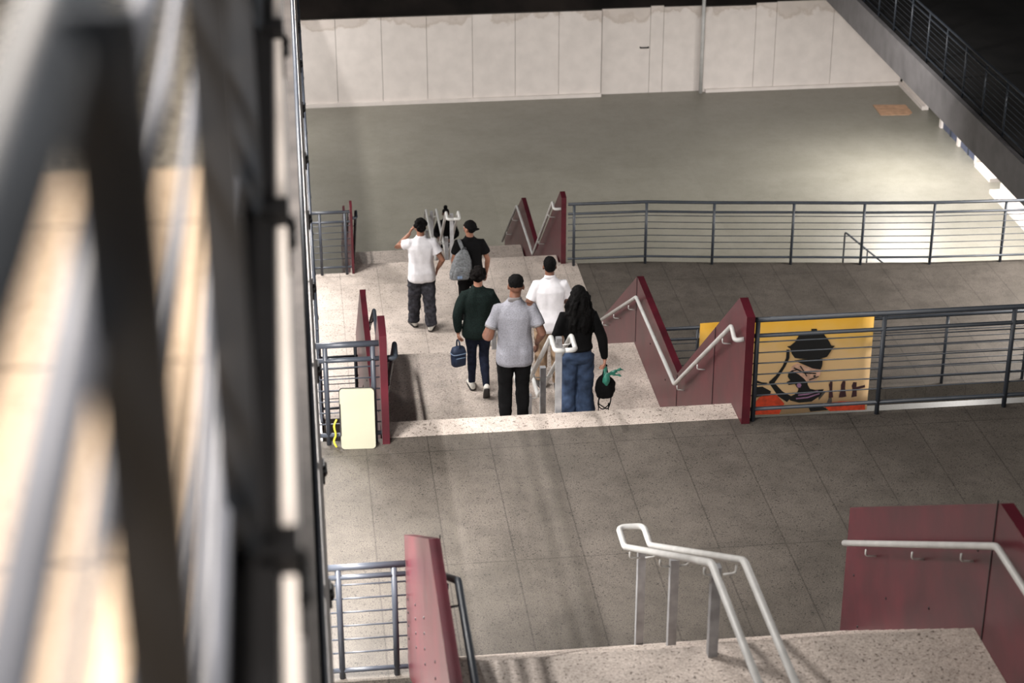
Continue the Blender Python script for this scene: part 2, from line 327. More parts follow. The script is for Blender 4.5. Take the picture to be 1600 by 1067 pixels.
# ------------------------------------------------------------------ burgundy stair panels with their wall handrails
def panel(label, prof, x0, x1, rail=None, rx=None, brackets=(), bolts=(), seams=(), wall_x=None, railmat=None):
    t = empty('stair_balustrade', (x0, prof[0][0], prof[0][1]), label, 'stair side', 'burgundy steel side panels of the stair')
    at(MB().prism(prof, x0, x1).build('panel_sheet', M['burgundy']), t)
    s = 1 if rx is not None and rx > x0 else -1
    fx = (x1 if s > 0 else x0)
    for (y, za, zb) in seams:
        at(MB().box((fx-0.004*(s < 0)-0.001, y-0.006, za), (fx+0.004*(s > 0)+0.001, y+0.006, zb)).build('seam_strip', M['bracket']), t)
    for (y, z, side) in bolts:
        bx = x0 if side < 0 else x1
        at(MB().ell((bx, y, z), (0.008, 0.012, 0.012), None, 8, 5).build('bolt', M['burgundy'] if side == fx else M['bracket']), t)
    if rail:
        h = at(MB().tube(rounded(rail, 0.05), 0.024, 12).build('handrail', railmat or M['whitepaint']), t)
        for (y, z) in brackets:
            b = MB().tube(rounded([(rx, y, z-0.02), (rx, y, z-0.075), (fx, y, z-0.085)], 0.03), 0.008, 6).build('bracket', railmat or M['whitepaint'])
            b.parent = h; b.location = -Vector(h.matrix_basis.translation)-Vector(t.location)
    return t
RX0, RX1 = 4.172, 4.255; LX0, LX1 = 0.635, 0.705; RH = 4.085; LH = 0.79
AB = [(7.4, LA-0.35), (7.4, 10.53), (9.98, 10.53), (12.94, 8.78), (12.94, LB), (12.73, LB), (10.2, LA-0.45)]
CD = [(16.60, LB), (16.60, 8.76), (16.93, 8.82), (19.72, 6.62), (22.42, 6.67), (25.3, 4.72), (25.3, LD), (25.0, LD), (22.5, LC-0.4), (19.6, LC-0.4), (17.06, LB-0.45), (17.06, LB)]
EG = [(29.56, LD), (29.56, 4.98), (29.75, 5.02), (32.75, 2.72), (35.08, 2.85), (38.1, 0.75), (38.1, 0), (37.5, 0), (35, LE-0.4), (32.5, LE-0.4), (29.96, LD-0.45), (29.96, LD)]
bA = [(y, z, -1) for y, z in ((10.25, 10.03), (10.6, 9.85), (10.95, 9.64), (11.3, 9.43), (11.7, 9.2), (12.1, 8.97), (12.5, 8.74), (12.7, 8.3), (11.9, 8.6), (11.0, 9.1), (12.5, 7.95), (11.9, 8.2), (11.1, 8.7), (10.3, 9.2))]
def railAB(x): return [(x, 7.4, LA+0.87), (x, 9.75, LA+0.87), (x, 12.74, 8.58)]
def railCD(x, e): return [(e, 16.66, 8.50), (x, 16.68, 8.48), (x, 16.85, 8.56), (x, 19.45, 6.62), (x, 21.98, 6.58), (x, 24.85, 4.92)]
def railEG(x, e): return [(e, 29.58, 4.78), (x, 29.62, 4.76), (x, 29.80, 4.82), (x, 32.4, 2.78), (x, 34.9, 2.76), (x, 37.5, 0.95)]
panel('burgundy stair panel at lower right beside the nearest flight, rail along it', AB, RX0, RX1, railAB(RH), RH, [(8.4, LA+.87), (10.3, 10.0), (11.2, 9.46), (12.2, 8.87)], bA, [(10.02, 9.5, 10.53)])
panel('burgundy stair panel at bottom left beside the nearest flight, edge towards the camera', AB, LX0, LX1, railAB(LH), LH, [(9.6, LA+.87), (10.6, 9.83), (11.8, 9.1)], [(y, z-.55+.12*i, -1) for y, z in ((12.6, 8.6), (11.6, 9.2), (10.6, 9.75), (9.6, 10.1)) for i in range(4)], [(10.02, 9.5, 10.53)], railmat=M['slate'])
panel('large zigzag burgundy panel on the right of the middle stair, beside the banner', CD, RX0, RX1, railCD(RH, RX0), RH, [(17.2, 8.28), (18.3, 7.45), (19.3, 6.7), (22.5, 6.25), (23.6, 5.62), (24.5, 5.1)],
      [(y, z, -1) for y, z in ((17.5, 7.2), (18.3, 6.9), (19.4, 6.0), (20.4, 6.2), (21.4, 6.2), (23.4, 5.2))], [(22.42, 5.75, 6.67), (19.72, 5.72, 6.6), (17.9, 6.9, 8.05)])
panel('burgundy panel on the left of the middle stair, next to the cream board', CD, LX0, LX1, railCD(LH, LX1), LH, [(17.2, 8.28), (18.3, 7.45), (19.3, 6.7), (22.5, 6.25), (23.6, 5.62)],
      [(y, z, -1) for y, z in ((17.3, 7.6), (18.0, 7.2), (18.8, 6.6), (19.8, 6.2), (20.8, 6.2), (21.8, 6.2))], [(22.42, 5.75, 6.67)], railmat=M['slate'])
panel('zigzag burgundy panel on the right of the lowest stair, at the far guard rail', EG, RX0+0.03, RX1+0.03, railEG(RH, RX0+0.03), RH, [(30.3, 4.43), (31.6, 3.4), (35.6, 2.25), (36.7, 1.5)])
panel('burgundy panel on the left of the lowest stair, farthest left panel', EG, LX0+0.09, LX1+0.06, railEG(LH+.04, LX1+.06), LH+.04, [(30.3, 4.43), (31.6, 3.4)], railmat=M['slate'])

# ------------------------------------------------------------------ white centre handrails
def centre(label, prof, loops, posts, brackets):
    t = empty('centre_handrail', (2.42, prof[0][0], posts[0][1]), label, 'handrail', 'white double handrails down the middle of the stair')
    L = [(2.32, y, z) for y, z in prof]; R_ = [(2.52, y, z) for y, z in prof]
    path = L+R_[::-1]
    if loops == 2: path = path+[(2.42, prof[0][0], prof[0][1])]; path = [(2.42, prof[0][0], prof[0][1])]+path[:-1]+[(2.42, prof[0][0], prof[0][1])]
    at(MB().tube(rounded(path, 0.06, 5), 0.024, 12).build('double_rail', M['whitepaint']), t)
    for (y, z0, z1) in posts: at(MB().box((2.39, y-0.03, z0), (2.45, y+0.03, z1)).build('post', M['galv']), t)
    for (y, z) in brackets:
        for s in (-1, 1):
            at(MB().tube(rounded([(2.42+s*0.10, y, z-0.015), (2.42+s*0.10, y, z-0.07), (2.42+s*0.02, y, z-0.075)], 0.025), 0.007, 6).build('bracket', M['whitepaint']), t)
    return t
def zst(y, y0, z0): return z0-0.1727*max(0, math.ceil((y-y0)/0.255))
centre('white double handrail nearest the camera, with its end loop over the dark floor', [(7.4, LA+.87), (9.77, LA+.87), (12.68, 8.71), (12.97, 8.71)], 1,
       [(10.06, LA, 10.16), (11.3, 8.6, 9.45), (12.5, LB+0.0, 8.78)], [(9.95, 10.24), (11.3, 9.46), (12.45, 8.82)])
centre('white double handrail between the people on the middle stair', [(16.66, LB+.88), (16.95, LB+.90), (19.45, LC+.86), (21.98, LC+.86), (24.75, LD+.88), (25.15, LD+.88)], 2,
       [(17.12, 7.3, 8.4), (18.3, 6.6, 7.5), (19.5, LC, 6.56), (21.9, LC, 6.56), (23.3, 5.1, 5.7), (24.95, LD, 4.68)], [(17.0, 8.45), (18.3, 7.45), (19.55, 6.56), (21.8, 6.56), (23.3, 5.6), (24.9, 4.68)])
centre('white double handrail on the lowest stair, around the woman facing the camera', [(29.58, LD+.88), (29.86, LD+.90), (32.35, LE+.86), (34.9, LE+.86), (37.5, 0.9), (37.9, 0.9)], 2,
       [(30.02, 3.5, 4.6), (31.2, 2.7, 3.7), (32.45, LE, 2.76), (34.8, LE, 2.76), (36.2, 1.0, 1.8), (37.7, 0, 0.9)], [(29.95, 4.6), (31.2, 3.65), (32.5, 2.76), (34.7, 2.76)])

# ------------------------------------------------------------------ far hoarding and the things around it
HY = 49.6
def board(x0, x1, y, h, label, latch=False, foot=True):
    o = MB().box((x0+0.005, y, 0.0), (x1-0.005, y+0.05, h)); ob = o.build('white_hoarding', M['hoarding'])
    tag(ob, label, 'hoarding panel', 'white hoarding panels along the far side')
    if latch:
        MB().tube(rounded([(x1-0.26, y, 1.28), (x1-0.26, y-0.06, 1.28), (x1-0.04, y-0.06, 1.28), (x1-0.04, y, 1.28)], 0.03), 0.02, 8).build('handle', M['bracket'], ob)
    return ob
edges = [-1.3, -0.15, 1.03, 2.23, 3.42, 4.63, 5.77, 6.94, 8.09]
ords = ['hidden end', 'leftmost', 'second', 'third', 'fourth', 'fifth', 'sixth', 'last']
for k in range(1, 8):
    board(edges[k], edges[k+1], HY, 2.36, 'white stained hoarding panel, %s of the seven in the left run' % {1: 'first and leftmost', 2: 'second', 3: 'third', 4: 'fourth', 5: 'fifth', 6: 'sixth', 7: 'last'}[k])
board(8.11, 9.42, HY+0.12, 2.36, 'wide white hoarding panel just right of the step in the wall, dark handle', latch=True)
board(9.42, 9.78, HY+0.12, 2.40, 'narrow white hoarding strip right of the dark handle')
board(9.78, 10.86, HY+0.12, 2.36, 'white hoarding panel just left of the thin vertical pipe')
board(10.88, 12.26, HY, 2.36, 'white hoarding panel just right of the thin vertical pipe')
board(12.26, 12.82, HY, 2.42, 'narrow white hoarding strip in the right run of panels')
board(12.82, 14.4, HY, 2.44, 'tall white hoarding panel right of the narrow strip, cut off by the grey slab')
board(14.4, 16.4, HY, 2.44, 'rightmost white hoarding panel, ending above the orange mat')
tag(MB().box((-0.2, HY-0.10, 0), (8.09, HY-0.002, 0.09)).build('hoarding_kerb', M['hoarding']), 'white foot strip along the bottom of the left hoarding run', 'skirting')
tag(MB().box((10.95, HY-0.08, 0), (16.4, HY-0.002, 0.09)).build('hoarding_kerb', M['hoarding']), 'white foot strip along the bottom of the right hoarding run', 'skirting')
p = MB().tube([(10.81, HY-0.08, 0), (10.81, HY-0.08, 2.9)], 0.05, 10).build('vertical_pipe', M['whitepaint']); tag(p, 'thin white vertical pipe in front of the far hoarding', 'pipe')
# white boards and posts under the right gallery
def side_board(name, y0, y1, h, label, mat, x=16.42, foot=0.0):
    o = MB().box((x, y0, 0), (x+0.08, y1, h)).build(name, mat); tag(o, label, 'board', 'boards under the right gallery')
    if foot: MB().box((x-foot, y0, 0), (x-0.001, y1, 0.1)).build('foot', M['hoarding'], o)
    return o
side_board('side_hoarding', 47.4, 49.5, 2.4, 'white board under the far right slab, next to the hoarding corner', M['hoarding'], 16.42, 0.1)
for k, y in enumerate((46.0, 44.6, 43.25)):
    o = MB().box((16.36, y-0.07, 0), (16.5, y+0.07, 2.4)).build('white_pillar', M['hoarding'])
    tag(o, 'short white post under the right slab, %s of three' % ('farthest', 'middle', 'nearest')[k], 'post', 'white posts between slate panels')
for k, (a, b) in enumerate(((44.68, 45.92), (43.33, 44.52))):
    o = MB().box((16.42, a, 0), (16.47, b, 2.4)).build('slate_board', M['navypanel'])
    tag(o, 'slate blue panel between white posts, %s one' % ('farther', 'nearer')[k], 'panel', 'slate panels under the right slab')
    MB().box((16.40, (a+b)/2-0.03, 0), (16.419, (a+b)/2+0.03, 2.4)).build('mullion', M['slate'], o)
side_board('side_hoarding', 42.0, 43.1, 2.4, 'white board under the right slab, just in front of the nearest white post', M['hoarding'], 16.5, 0.2)
side_board('side_hoarding', 33.0, 41.3, 2.4, 'long white board under the right slab, behind the far guard rail', M['hoarding'], 16.3, 0.25)
o = MB().slab([(15.12, 47.1), (15.88, 47.05), (16.0, 47.2), (16.02, 47.85), (15.15, 47.95)], 0.002, 0.014).build('floor_mat', M['ply']); tag(o, 'flat orange brown mat lying on the grey floor at far right', 'mat')
g = empty('ground_handrail', (11.6, 37.6, 0), 'thin grey handrail on the ground floor seen through the far guard rail', 'handrail')
at(MB().tube(rounded([(11.5, 37.6, 0), (11.5, 37.6, 0.75), (12.5, 36.6, 0.05)], 0.05), 0.02, 8).build('sloping_rail', M['slate']), g)
at(MB().tube([(11.9, 37.2, 0), (11.9, 37.2, 0.46)], 0.016, 8).build('post', M['slate']), g)

# ------------------------------------------------------------------ banner on the lower bridge
BAN = {
'redl':[(6.31,3.5),(6.31,3.609),(6.315,3.683),(6.387,3.78),(6.537,3.838),(6.646,3.798),(6.762,3.656),(6.735,3.589),(6.695,3.49)],
'redr':[(7.32,3.615),(7.6,3.64),(7.964,3.616),(7.974,3.48),(7.446,3.49)],
'pot':[(6.744,4.576),(6.792,4.583),(6.855,4.635),(6.909,4.74),(7.0,4.782),(7.085,4.799),(7.085,4.835),(7.165,4.831),(7.17,4.798),(7.273,4.743),(7.358,4.623),(7.393,4.555),(7.448,4.545),(7.412,4.504),(7.391,4.456),(7.344,4.376),(7.239,4.349),(6.994,4.363),(6.871,4.386),(6.821,4.456),(6.794,4.54)],
'turban':[(6.864,4.347),(7.056,4.356),(7.282,4.349),(7.283,4.246),(7.263,4.177),(7.142,4.204),(6.984,4.287)],
'wrap':[(6.8,4.151),(6.833,4.249),(6.906,4.301),(7.063,4.236),(7.269,4.174),(7.262,4.097),(7.206,4.017),(7.117,3.978),(7.031,4.027),(6.949,4.116),(6.854,4.161)],
'face':[(6.793,4.158),(6.837,4.189),(6.949,4.116),(7.03,4.044),(7.087,3.967),(7.075,3.873),(6.996,3.854),(6.931,3.909),(6.897,3.968),(6.805,3.957),(6.772,4.009),(6.826,4.029),(6.785,4.092)],
'neck':[(6.973,3.93),(7.081,3.957),(7.124,3.877),(7.211,3.851),(7.334,3.858),(7.295,3.759),(7.162,3.665),(6.977,3.659),(6.846,3.701),(6.818,3.754),(6.907,3.799),(6.95,3.847)],
'arm':[(6.741,4.526),(6.786,4.524),(6.791,4.391),(6.741,4.261),(6.673,4.132),(6.595,4.003),(6.719,3.861),(6.863,3.768),(6.798,3.68),(6.663,3.78),(6.529,3.983),(6.511,4.021),(6.612,4.125),(6.695,4.264),(6.742,4.394)],
'sh':[(6.316,3.952),(6.423,3.953),(6.55,3.871),(6.539,3.804),(6.431,3.804),(6.326,3.777)],
'hand':[(6.31,4.07),(6.404,4.024),(6.497,4.009),(6.467,3.983),(6.313,4.019)],
'shr':[(7.103,3.628),(7.257,3.625),(7.426,3.513),(7.157,3.502)],
'f1':[(7.415,3.711),(7.421,3.852),(7.404,3.921),(7.424,3.98),(7.456,3.968),(7.458,3.85),(7.48,3.713)],
'f2':[(7.567,3.708),(7.588,3.842),(7.583,3.91),(7.609,3.976),(7.647,3.967),(7.649,3.856),(7.678,3.715),(7.623,3.705)],
'f3':[(7.753,3.697),(7.763,3.815),(7.745,3.883),(7.765,3.946),(7.816,3.937),(7.815,3.862),(7.943,3.889),(7.946,3.848),(7.824,3.821),(7.833,3.709)],
'ring1':[(6.953,3.796),(7.091,3.805),(7.242,3.846),(7.25,3.826),(7.099,3.782),(6.958,3.774)],
'ring2':[(6.926,3.74),(7.095,3.75),(7.27,3.801),(7.274,3.783),(7.102,3.728),(6.931,3.718)],
'pend':[(6.922,3.95),(6.945,3.982),(6.976,3.98),(6.996,3.945),(6.98,3.906),(6.943,3.908)],
'w1':[(6.87,4.24),(7.03,4.15),(7.2,4.13),(7.2,4.112),(7.02,4.13),(6.86,4.222)], 'w2':[(6.95,4.25),(7.06,4.08),(7.075,4.085),(6.967,4.258)], 'w3':[(7.1,4.03),(7.24,4.08),(7.243,4.064),(7.105,4.012)], 'w4':[(6.83,4.19),(6.93,4.21),(6.935,4.196),(6.835,4.174)], 'w5':[(7.16,4.09),(7.19,4.1),(7.2,4.075),(7.17,4.06)]}
def banner_mat():
    mt, nt, b = base_mat('banner_paint', (222, 186, 130), 0.8)
    tc = nd(nt, 'ShaderNodeTexCoord'); sp = nd(nt, 'ShaderNodeSeparateXYZ'); nt.links.new(tc.outputs['Object'], sp.inputs[0])
    n = nd(nt, 'ShaderNodeTexNoise', Scale=2.5, Detail=4.0); nt.links.new(tc.outputs['Object'], n.inputs['Vector'])
    a = nd(nt, 'ShaderNodeMath', operation='MULTIPLY_ADD'); nt.links.new(n.outputs[0], a.inputs[0]); a.inputs[1].default_value = 0.5; nt.links.new(sp.outputs[2], a.inputs[2])
    mr = nd(nt, 'ShaderNodeMapRange'); mr.inputs['From Min'].default_value = 3.5; mr.inputs['From Max'].default_value = 5.4; nt.links.new(a.outputs[0], mr.inputs[0])
    nt.links.new(ramp(nt, mr.outputs[0], [(0.0, (226, 190, 150)), (0.62, (226, 188, 132)), (0.76, (222, 176, 84)), (0.9, (218, 164, 48))]), b.inputs['Base Color']); return mt
flat('paint_black', (16, 15, 15), 0.7); flat('paint_red', (196, 66, 34), 0.8); flat('paint_pink', (206, 164, 140), 0.8); flat('paint_plum', (62, 34, 38), 0.8); flat('paint_mauve', (150, 110, 140), 0.8)
bm_ = MB(); NX, NZ = 14, 4
def by(x, z): return 24.44-0.012*math.sin(x*5.1+z*1.3)
bx0, bx1, bz0, bz1 = 5.47, 8.0, 3.48, 5.0
vs = []; fs = []
for j in range(NZ+1):
    for i in range(NX+1):
        x = bx0+(bx1-bx0)*i/NX; z = bz0+(bz1-bz0)*j/NZ; vs += [(x, by(x, z), z), (x, by(x, z)+0.006, z)]
def vid(i, j, k): return (j*(NX+1)+i)*2+k
for j in range(NZ):
    for i in range(NX):
        fs.append((vid(i,j,0), vid(i+1,j,0), vid(i+1,j+1,0), vid(i,j+1,0))); fs.append((vid(i,j,1), vid(i,j+1,1), vid(i+1,j+1,1), vid(i+1,j,1)))
for i in range(NX): fs.append((vid(i,0,0), vid(i,0,1), vid(i+1,0,1), vid(i+1,0,0))); fs.append((vid(i,NZ,0), vid(i+1,NZ,0), vid(i+1,NZ,1), vid(i,NZ,1)))
for j in range(NZ): fs.append((vid(0,j,0), vid(0,j+1,0), vid(0,j+1,1), vid(0,j,1))); fs.append((vid(NX,j,0), vid(NX,j,1), vid(NX,j+1,1), vid(NX,j+1,0)))
bm_.add(vs, fs, True)
lay = {'redl': (2, 1), 'redr': (2, 1), 'pot': (1, 2), 'turban': (1, 3), 'wrap': (3, 2), 'face': (1, 3), 'neck': (1, 2), 'arm': (1, 3), 'sh': (1, 2), 'hand': (1, 2), 'shr': (1, 2), 'f1': (4, 1), 'f2': (4, 1), 'f3': (4, 1),
       'ring1': (5, 4), 'ring2': (5, 4), 'pend': (5, 4), 'w1': (1, 4), 'w2': (1, 4), 'w3': (1, 4), 'w4': (1, 4), 'w5': (1, 4)}
for k, (mi, ly) in lay.items():
    bm_.cur = mi; bm_.face(BAN[k], 24.428-0.0025*ly-0.0012, 24.428-0.0025*ly)
bo = bm_.build('painted_banner', [banner_mat(), M['paint_black'], M['paint_red'], M['paint_pink'], M['paint_plum'], M['paint_mauve']])
tag(bo, 'yellow painted banner of a woman carrying a black pot, hung on the lower guard rail', 'banner')

# ------------------------------------------------------------------ cream board leaning on the left rail, with ribbon
def rrect(x0, z0, x1, z1, r, n=5):
    out = []
    for cx, cz, a in ((x1-r, z0+r, -90), (x1-r, z1-r, 0), (x0+r, z1-r, 90), (x0+r, z0+r, 180)):
        for k in range(n+1): t = math.radians(a+90*k/n); out.append((cx+r*math.cos(t), cz+r*math.sin(t)))
    return out
t = empty('table_board', (0.40, 16.58, LB), 'cream board with rounded corners leaning on the short left guard rail', 'board')
b = MB().face(rrect(-0.165, 0.0, 0.165, 0.62, 0.035), -0.010, 0.010).build('board_face', M['board'], t)
e = MB().face(rrect(-0.172, -0.004+0.004, 0.170, 0.626, 0.038), 0.0101, 0.020).build('edge_band', M['darkedge'], t)
e2 = MB().box((-0.172, -0.013, 0.14), (-0.158, 0.008, 0.47)).build('side_grip', M['darkedge'], t)
t.rotation_euler = (math.radians(-5), 0, math.radians(-3)); t.location = (0.40, 16.54, LB+0.003)
rb = MB().tube(rounded([(0.20, 16.60, LB+0.30), (0.17, 16.585, LB+0.24), (0.19, 16.58, LB+0.14), (0.16, 16.585, LB+0.07), (0.19, 16.57, LB+0.012)], 0.04), 0.010, 8, (1, 0.4)).build('yellow_ribbon', M['ribbon_yellow'])
tag(rb, 'yellow ribbon dangling beside the cream board at the left guard rail', 'ribbon')

# ------------------------------------------------------------------ people
def remesh(mb, voxel, mat, name, parent, smooth=4, wr=0.0, ws=9.0, seed=0.0, stretch=(1, 1, 0.6)):
    tmp = mb.build('tmp', mat)
    r = tmp.modifiers.new('r', 'REMESH'); r.mode = 'VOXEL'; r.voxel_size = voxel; r.use_smooth_shade = True
    if smooth: s = tmp.modifiers.new('s', 'SMOOTH'); s.iterations = smooth; s.factor = 0.5
    dg = bpy.context.evaluated_depsgraph_get(); dg.update()
    me = bpy.data.meshes.new_from_object(tmp.evaluated_get(dg)); old = tmp.data
    bpy.data.objects.remove(tmp); bpy.data.meshes.remove(old)
    me.name = name
    if wr:
        nr = [v.normal.copy() for v in me.vertices]
        for v, n in zip(me.vertices, nr):
            q = Vector((v.co.x*stretch[0]*ws+seed, v.co.y*stretch[1]*ws, v.co.z*stretch[2]*ws))
            v.co += n*wr*(noise.noise(q)+0.35*noise.noise(q*2.1))
    if not me.materials: me.materials.append(mat)
    for p in me.polygons: p.use_smooth = True
    o = bpy.data.objects.new(name, me); C.collection.objects.link(o)
    if parent: o.parent = parent
    return o
def ering(z, rx, ry, cx=0.0, cy=0.0, n=20, e=2.4):
    out = []
    for i in range(n):
        a = 2*PI*i/n; c, s = math.cos(a), math.sin(a)
        out.append(Vector((cx+rx*math.copysign(abs(c)**(2/e), c), cy+ry*math.copysign(abs(s)**(2/e), s), z)))
    return out
def lerp(a, b, t): return a+(b-a)*t
def hand(mb, wrist, d, side, palm_n, curl=0.5, s=1.0):
    """palm, four unequal bent fingers and a thumb; d = wrist-to-knuckle direction, palm_n = direction the palm faces"""
    d = Vector(d).normalized(); pn = Vector(palm_n); pn = (pn-d*pn.dot(d)).normalized(); u = d.cross(pn).normalized()*side
    w_ = Vector(wrist)
    rot = Matrix((u, d, pn)).transposed()
    mb.ell(w_+d*0.045*s, (0.041*s, 0.054*s, 0.016*s), rot, 12, 8)
    for k, (off, ln) in enumerate(((-0.030, 0.066), (-0.010, 0.076), (0.010, 0.072), (0.029, 0.058))):
        p = w_+d*0.082*s+u*off*s; pts = [p-d*0.012]; dd = d.copy()
        for seg, f in enumerate((0.45, 0.32, 0.26)):
            ang = curl*(0.7+0.35*seg+0.06*k); dd = (dd*math.cos(ang)+pn*math.sin(ang)).normalized()
            p = p+dd*ln*f*s; pts.append(p)
        mb.tube(pts, [0.0095*s, 0.0090*s, 0.0085*s, 0.0070*s], 8)
    tp = w_+d*0.022*s-u*0.030*s
    td = (d*0.65-u*0.75+pn*0.35).normalized(); td2 = (d*0.9-u*0.2+pn*(0.3+curl*0.5)).normalized()
    mb.tube([tp-td*0.012, tp+td*0.030*s, tp+td*0.030*s+td2*0.030*s, tp+td*0.030*s+td2*0.052*s], [0.0125*s, 0.0115*s, 0.010*s, 0.008*s], 8)
def person(label, loc, yaw, h, skin, hair, legs, arms, head_yaw=0.0, head_tilt=(0, 0), shirt=None, pants=None, shoes=None, build=1.0, hair_style='short', lean=0.0, face=False, seed=1.0, hands=(0.5, 0.5)):
    """legs: per side (knee, ankle, toe yaw, heel lift) ; arms: per side (elbow, wrist, hand dir, palm normal) all for a 1.75 m figure, facing +y"""
    k = h/1.75
    def S(p): return Vector(p)*k
    def LE_(p):                          # lean forward above the hips
        p = Vector(p); t_ = max(0.0, p.z-0.92*k); return Vector((p.x, p.y+lean*t_, p.z))
    hips = {s: S((0.088*s*build, 0, 0.90)) for s in (-1, 1)}; shl = {s: LE_(S((0.163*s*build, -0.01, 1.392))) for s in (-1, 1)}
    mb = MB()
    tor = [(0.84, .10, .085, 0), (0.90, .150, .105, 0), (1.05, .132, .092, .005), (1.20, .150, .105, .01), (1.34, .168, .108, .0), (1.405, .148, .085, -.005), (1.455, .090, .062, -.008), (1.50, .056, .057, .0)]
    mb.loft([[LE_(q*k) for q in ering(z, rx*build, ry*build, 0, cy)] for z, rx, ry, cy in tor])
    nb = LE_(S((0, -0.005, 1.45))); hc = LE_(S((0, 0.014, 1.628)))+Vector((head_tilt[0], head_tilt[1], 0))*k
    mb.tube([nb, lerp(nb, hc, .5), hc], [0.060*k, 0.056*k, 0.058*k], 14)
    hr = Matrix.Rotation(head_yaw, 3, 'Z') @ Matrix.Rotation(-head_tilt[1]*2.5, 3, 'X')
    def H(p): return hc+hr @ (Vector(p)*k)
    mb.ell(H((0, -0.012, 0.022)), (0.074*k, 0.092*k, 0.094*k), hr, 18, 14)
    mb.ell(H((0, 0.016, -0.040)), (0.058*k, 0.070*k, 0.074*k), hr, 16, 12)
    mb.ell(H((0, 0.058, -0.088)), (0.026*k, 0.022*k, 0.020*k), hr, 10, 8)
    mb.tube([H((0, 0.080, 0.020)), H((0, 0.094, -0.005)), H((0, 0.106, -0.026)), H((0, 0.088, -0.036))], [0.010*k, 0.012*k, 0.016*k, 0.010*k], 8)
    mb.ell(H((0, 0.086, -0.056)), (0.024*k, 0.010*k, 0.007*k), hr, 10, 6); mb.ell(H((0, 0.084, -0.067)), (0.021*k, 0.010*k, 0.008*k), hr, 10, 6)
    mb.tube([H((-0.045, 0.074, 0.036)), H((0, 0.086, 0.034)), H((0.045, 0.074, 0.036))], 0.010*k, 8)
    for s in (-1, 1): mb.ell(H((0.076*s, -0.008, -0.012)), (0.010*k, 0.020*k, 0.032*k), hr @ Matrix.Rotation(0.3*s, 3, 'Z'), 10, 8)
    for s in (-1, 1):
        kn, an, ty, lift = legs[s]; kn, an = S(kn), S(an)
        mb.tube([hips[s], lerp(hips[s], kn, .35), lerp(hips[s], kn, .8), kn, lerp(kn, an, .3), lerp(kn, an, .75), an], [.085*k, .080*k, .060*k, .054*k, .054*k, .040*k, .036*k], 12)
        f = Vector((math.sin(ty), math.cos(ty), 0)); rl = Vector((0, 0, 1))
        f2 = (f*math.cos(lift)-rl*math.sin(lift)); mb.tube([an-f2*0.04*k+Vector((0, 0, -0.025*k)), an+f2*0.06*k+Vector((0, 0, -0.035*k)), an+f2*0.15*k-Vector((0, 0, 0.045*k))], [0.030*k, 0.032*k, 0.022*k], 10)
        el, wr_, hd, pn = arms[s]; el, wr_ = LE_(S(el)), LE_(S(wr_))
        mb.tube([lerp(shl[s], LE_(S((0, -0.01, 1.42))), .35), shl[s], lerp(shl[s], el, .45), el, lerp(el, wr_, .35), lerp(el, wr_, .8), wr_, wr_+(wr_-el).normalized()*0.01], [.052*k, .054*k*build, .046*k, .038*k, .040*k, .029*k, .025*k, .024*k], 12)
        hand(mb, wr_, hd, s, pn, hands[0 if s < 0 else 1], k)
    body = remesh(mb, 0.0065, M[skin], 'person', None, 2)
    body.location = loc; body.rotation_euler = (0, 0, yaw)
    tag(body, label, 'person', 'students walking down the stair')
    ht = MB()
    if hair_style in ('short', 'fade', 'curly', 'cap'):
        if hair_style == 'fade':
            ht.ell(H((0, -0.020, 0.058)), (0.0785*k, 0.093*k, 0.068*k), hr, 18, 12); ht.ell(H((0, -0.034, 0.026)), (0.0755*k, 0.074*k, 0.040*k), hr, 16, 10)
        else:
            ht.ell(H((0, -0.022, 0.040)), (0.079*k, 0.092*k, 0.094*k), hr, 18, 12); ht.ell(H((0, -0.042, -0.004)), (0.070*k, 0.064*k, 0.060*k), hr, 16, 10)
        if hair_style == 'curly':
            rnd = random.Random(int(seed*10))
            for i in range(60):
                a, b_ = rnd.uniform(0, 2*PI), rnd.uniform(-0.35, 1.45)
                p_ = Vector((0.080*math.cos(a)*math.cos(b_), -0.026+0.094*math.sin(a)*math.cos(b_), 0.034+0.088*math.sin(b_)))
                if p_.y > 0.045 and p_.z < 0.06: continue
                ht.ell(H(p_*1.06), (0.026*k,)*3, None, 8, 6)
    elif hair_style == 'long':
        ht.ell(H((0, -0.018, 0.040)), (0.086*k, 0.098*k, 0.092*k), hr, 18, 12)
        rnd = random.Random(3)
        for i in range(46):
            a = PI+rnd.uniform(-0.25, PI+0.25); r0 = rnd.uniform(0.5, 1.0)
            x, y = 0.078*math.cos(a)*r0, -0.02+0.085*math.sin(a)*r0
            pts = [H((x, y, 0.06))]; L_ = rnd.uniform(0.40, 0.52); ph = rnd.uniform(0, 6)
            for j in range(1, 9):
                t_ = j/8; sp = 1+1.0*math.sin(min(1, t_*1.4)*PI/2)
                pts.append(H((x*sp+0.014*math.sin(ph+j*1.9), min(y*1.2-0.035*t_, -0.03)+0.012*math.cos(ph+j*1.7), 0.06-L_*t_)))
            ht.tube(pts, [0.022*k]*6+[0.019*k, 0.015*k, 0.006*k], 7)
    elif hair_style == 'bun':
        ht.ell(H((0, -0.020, 0.040)), (0.080*k, 0.092*k, 0.084*k), hr, 18, 12); ht.ell(H((0, -0.03, 0.150)), (0.048*k, 0.048*k, 0.046*k), hr, 12, 8); ht.ell(H((0, -0.03, 0.112)), (0.03*k, 0.03*k, 0.03*k), hr, 10, 8)
    remesh(ht, 0.008, M[hair], 'hair', body, 1, 0.006, 55, seed, (1, 1, 1))
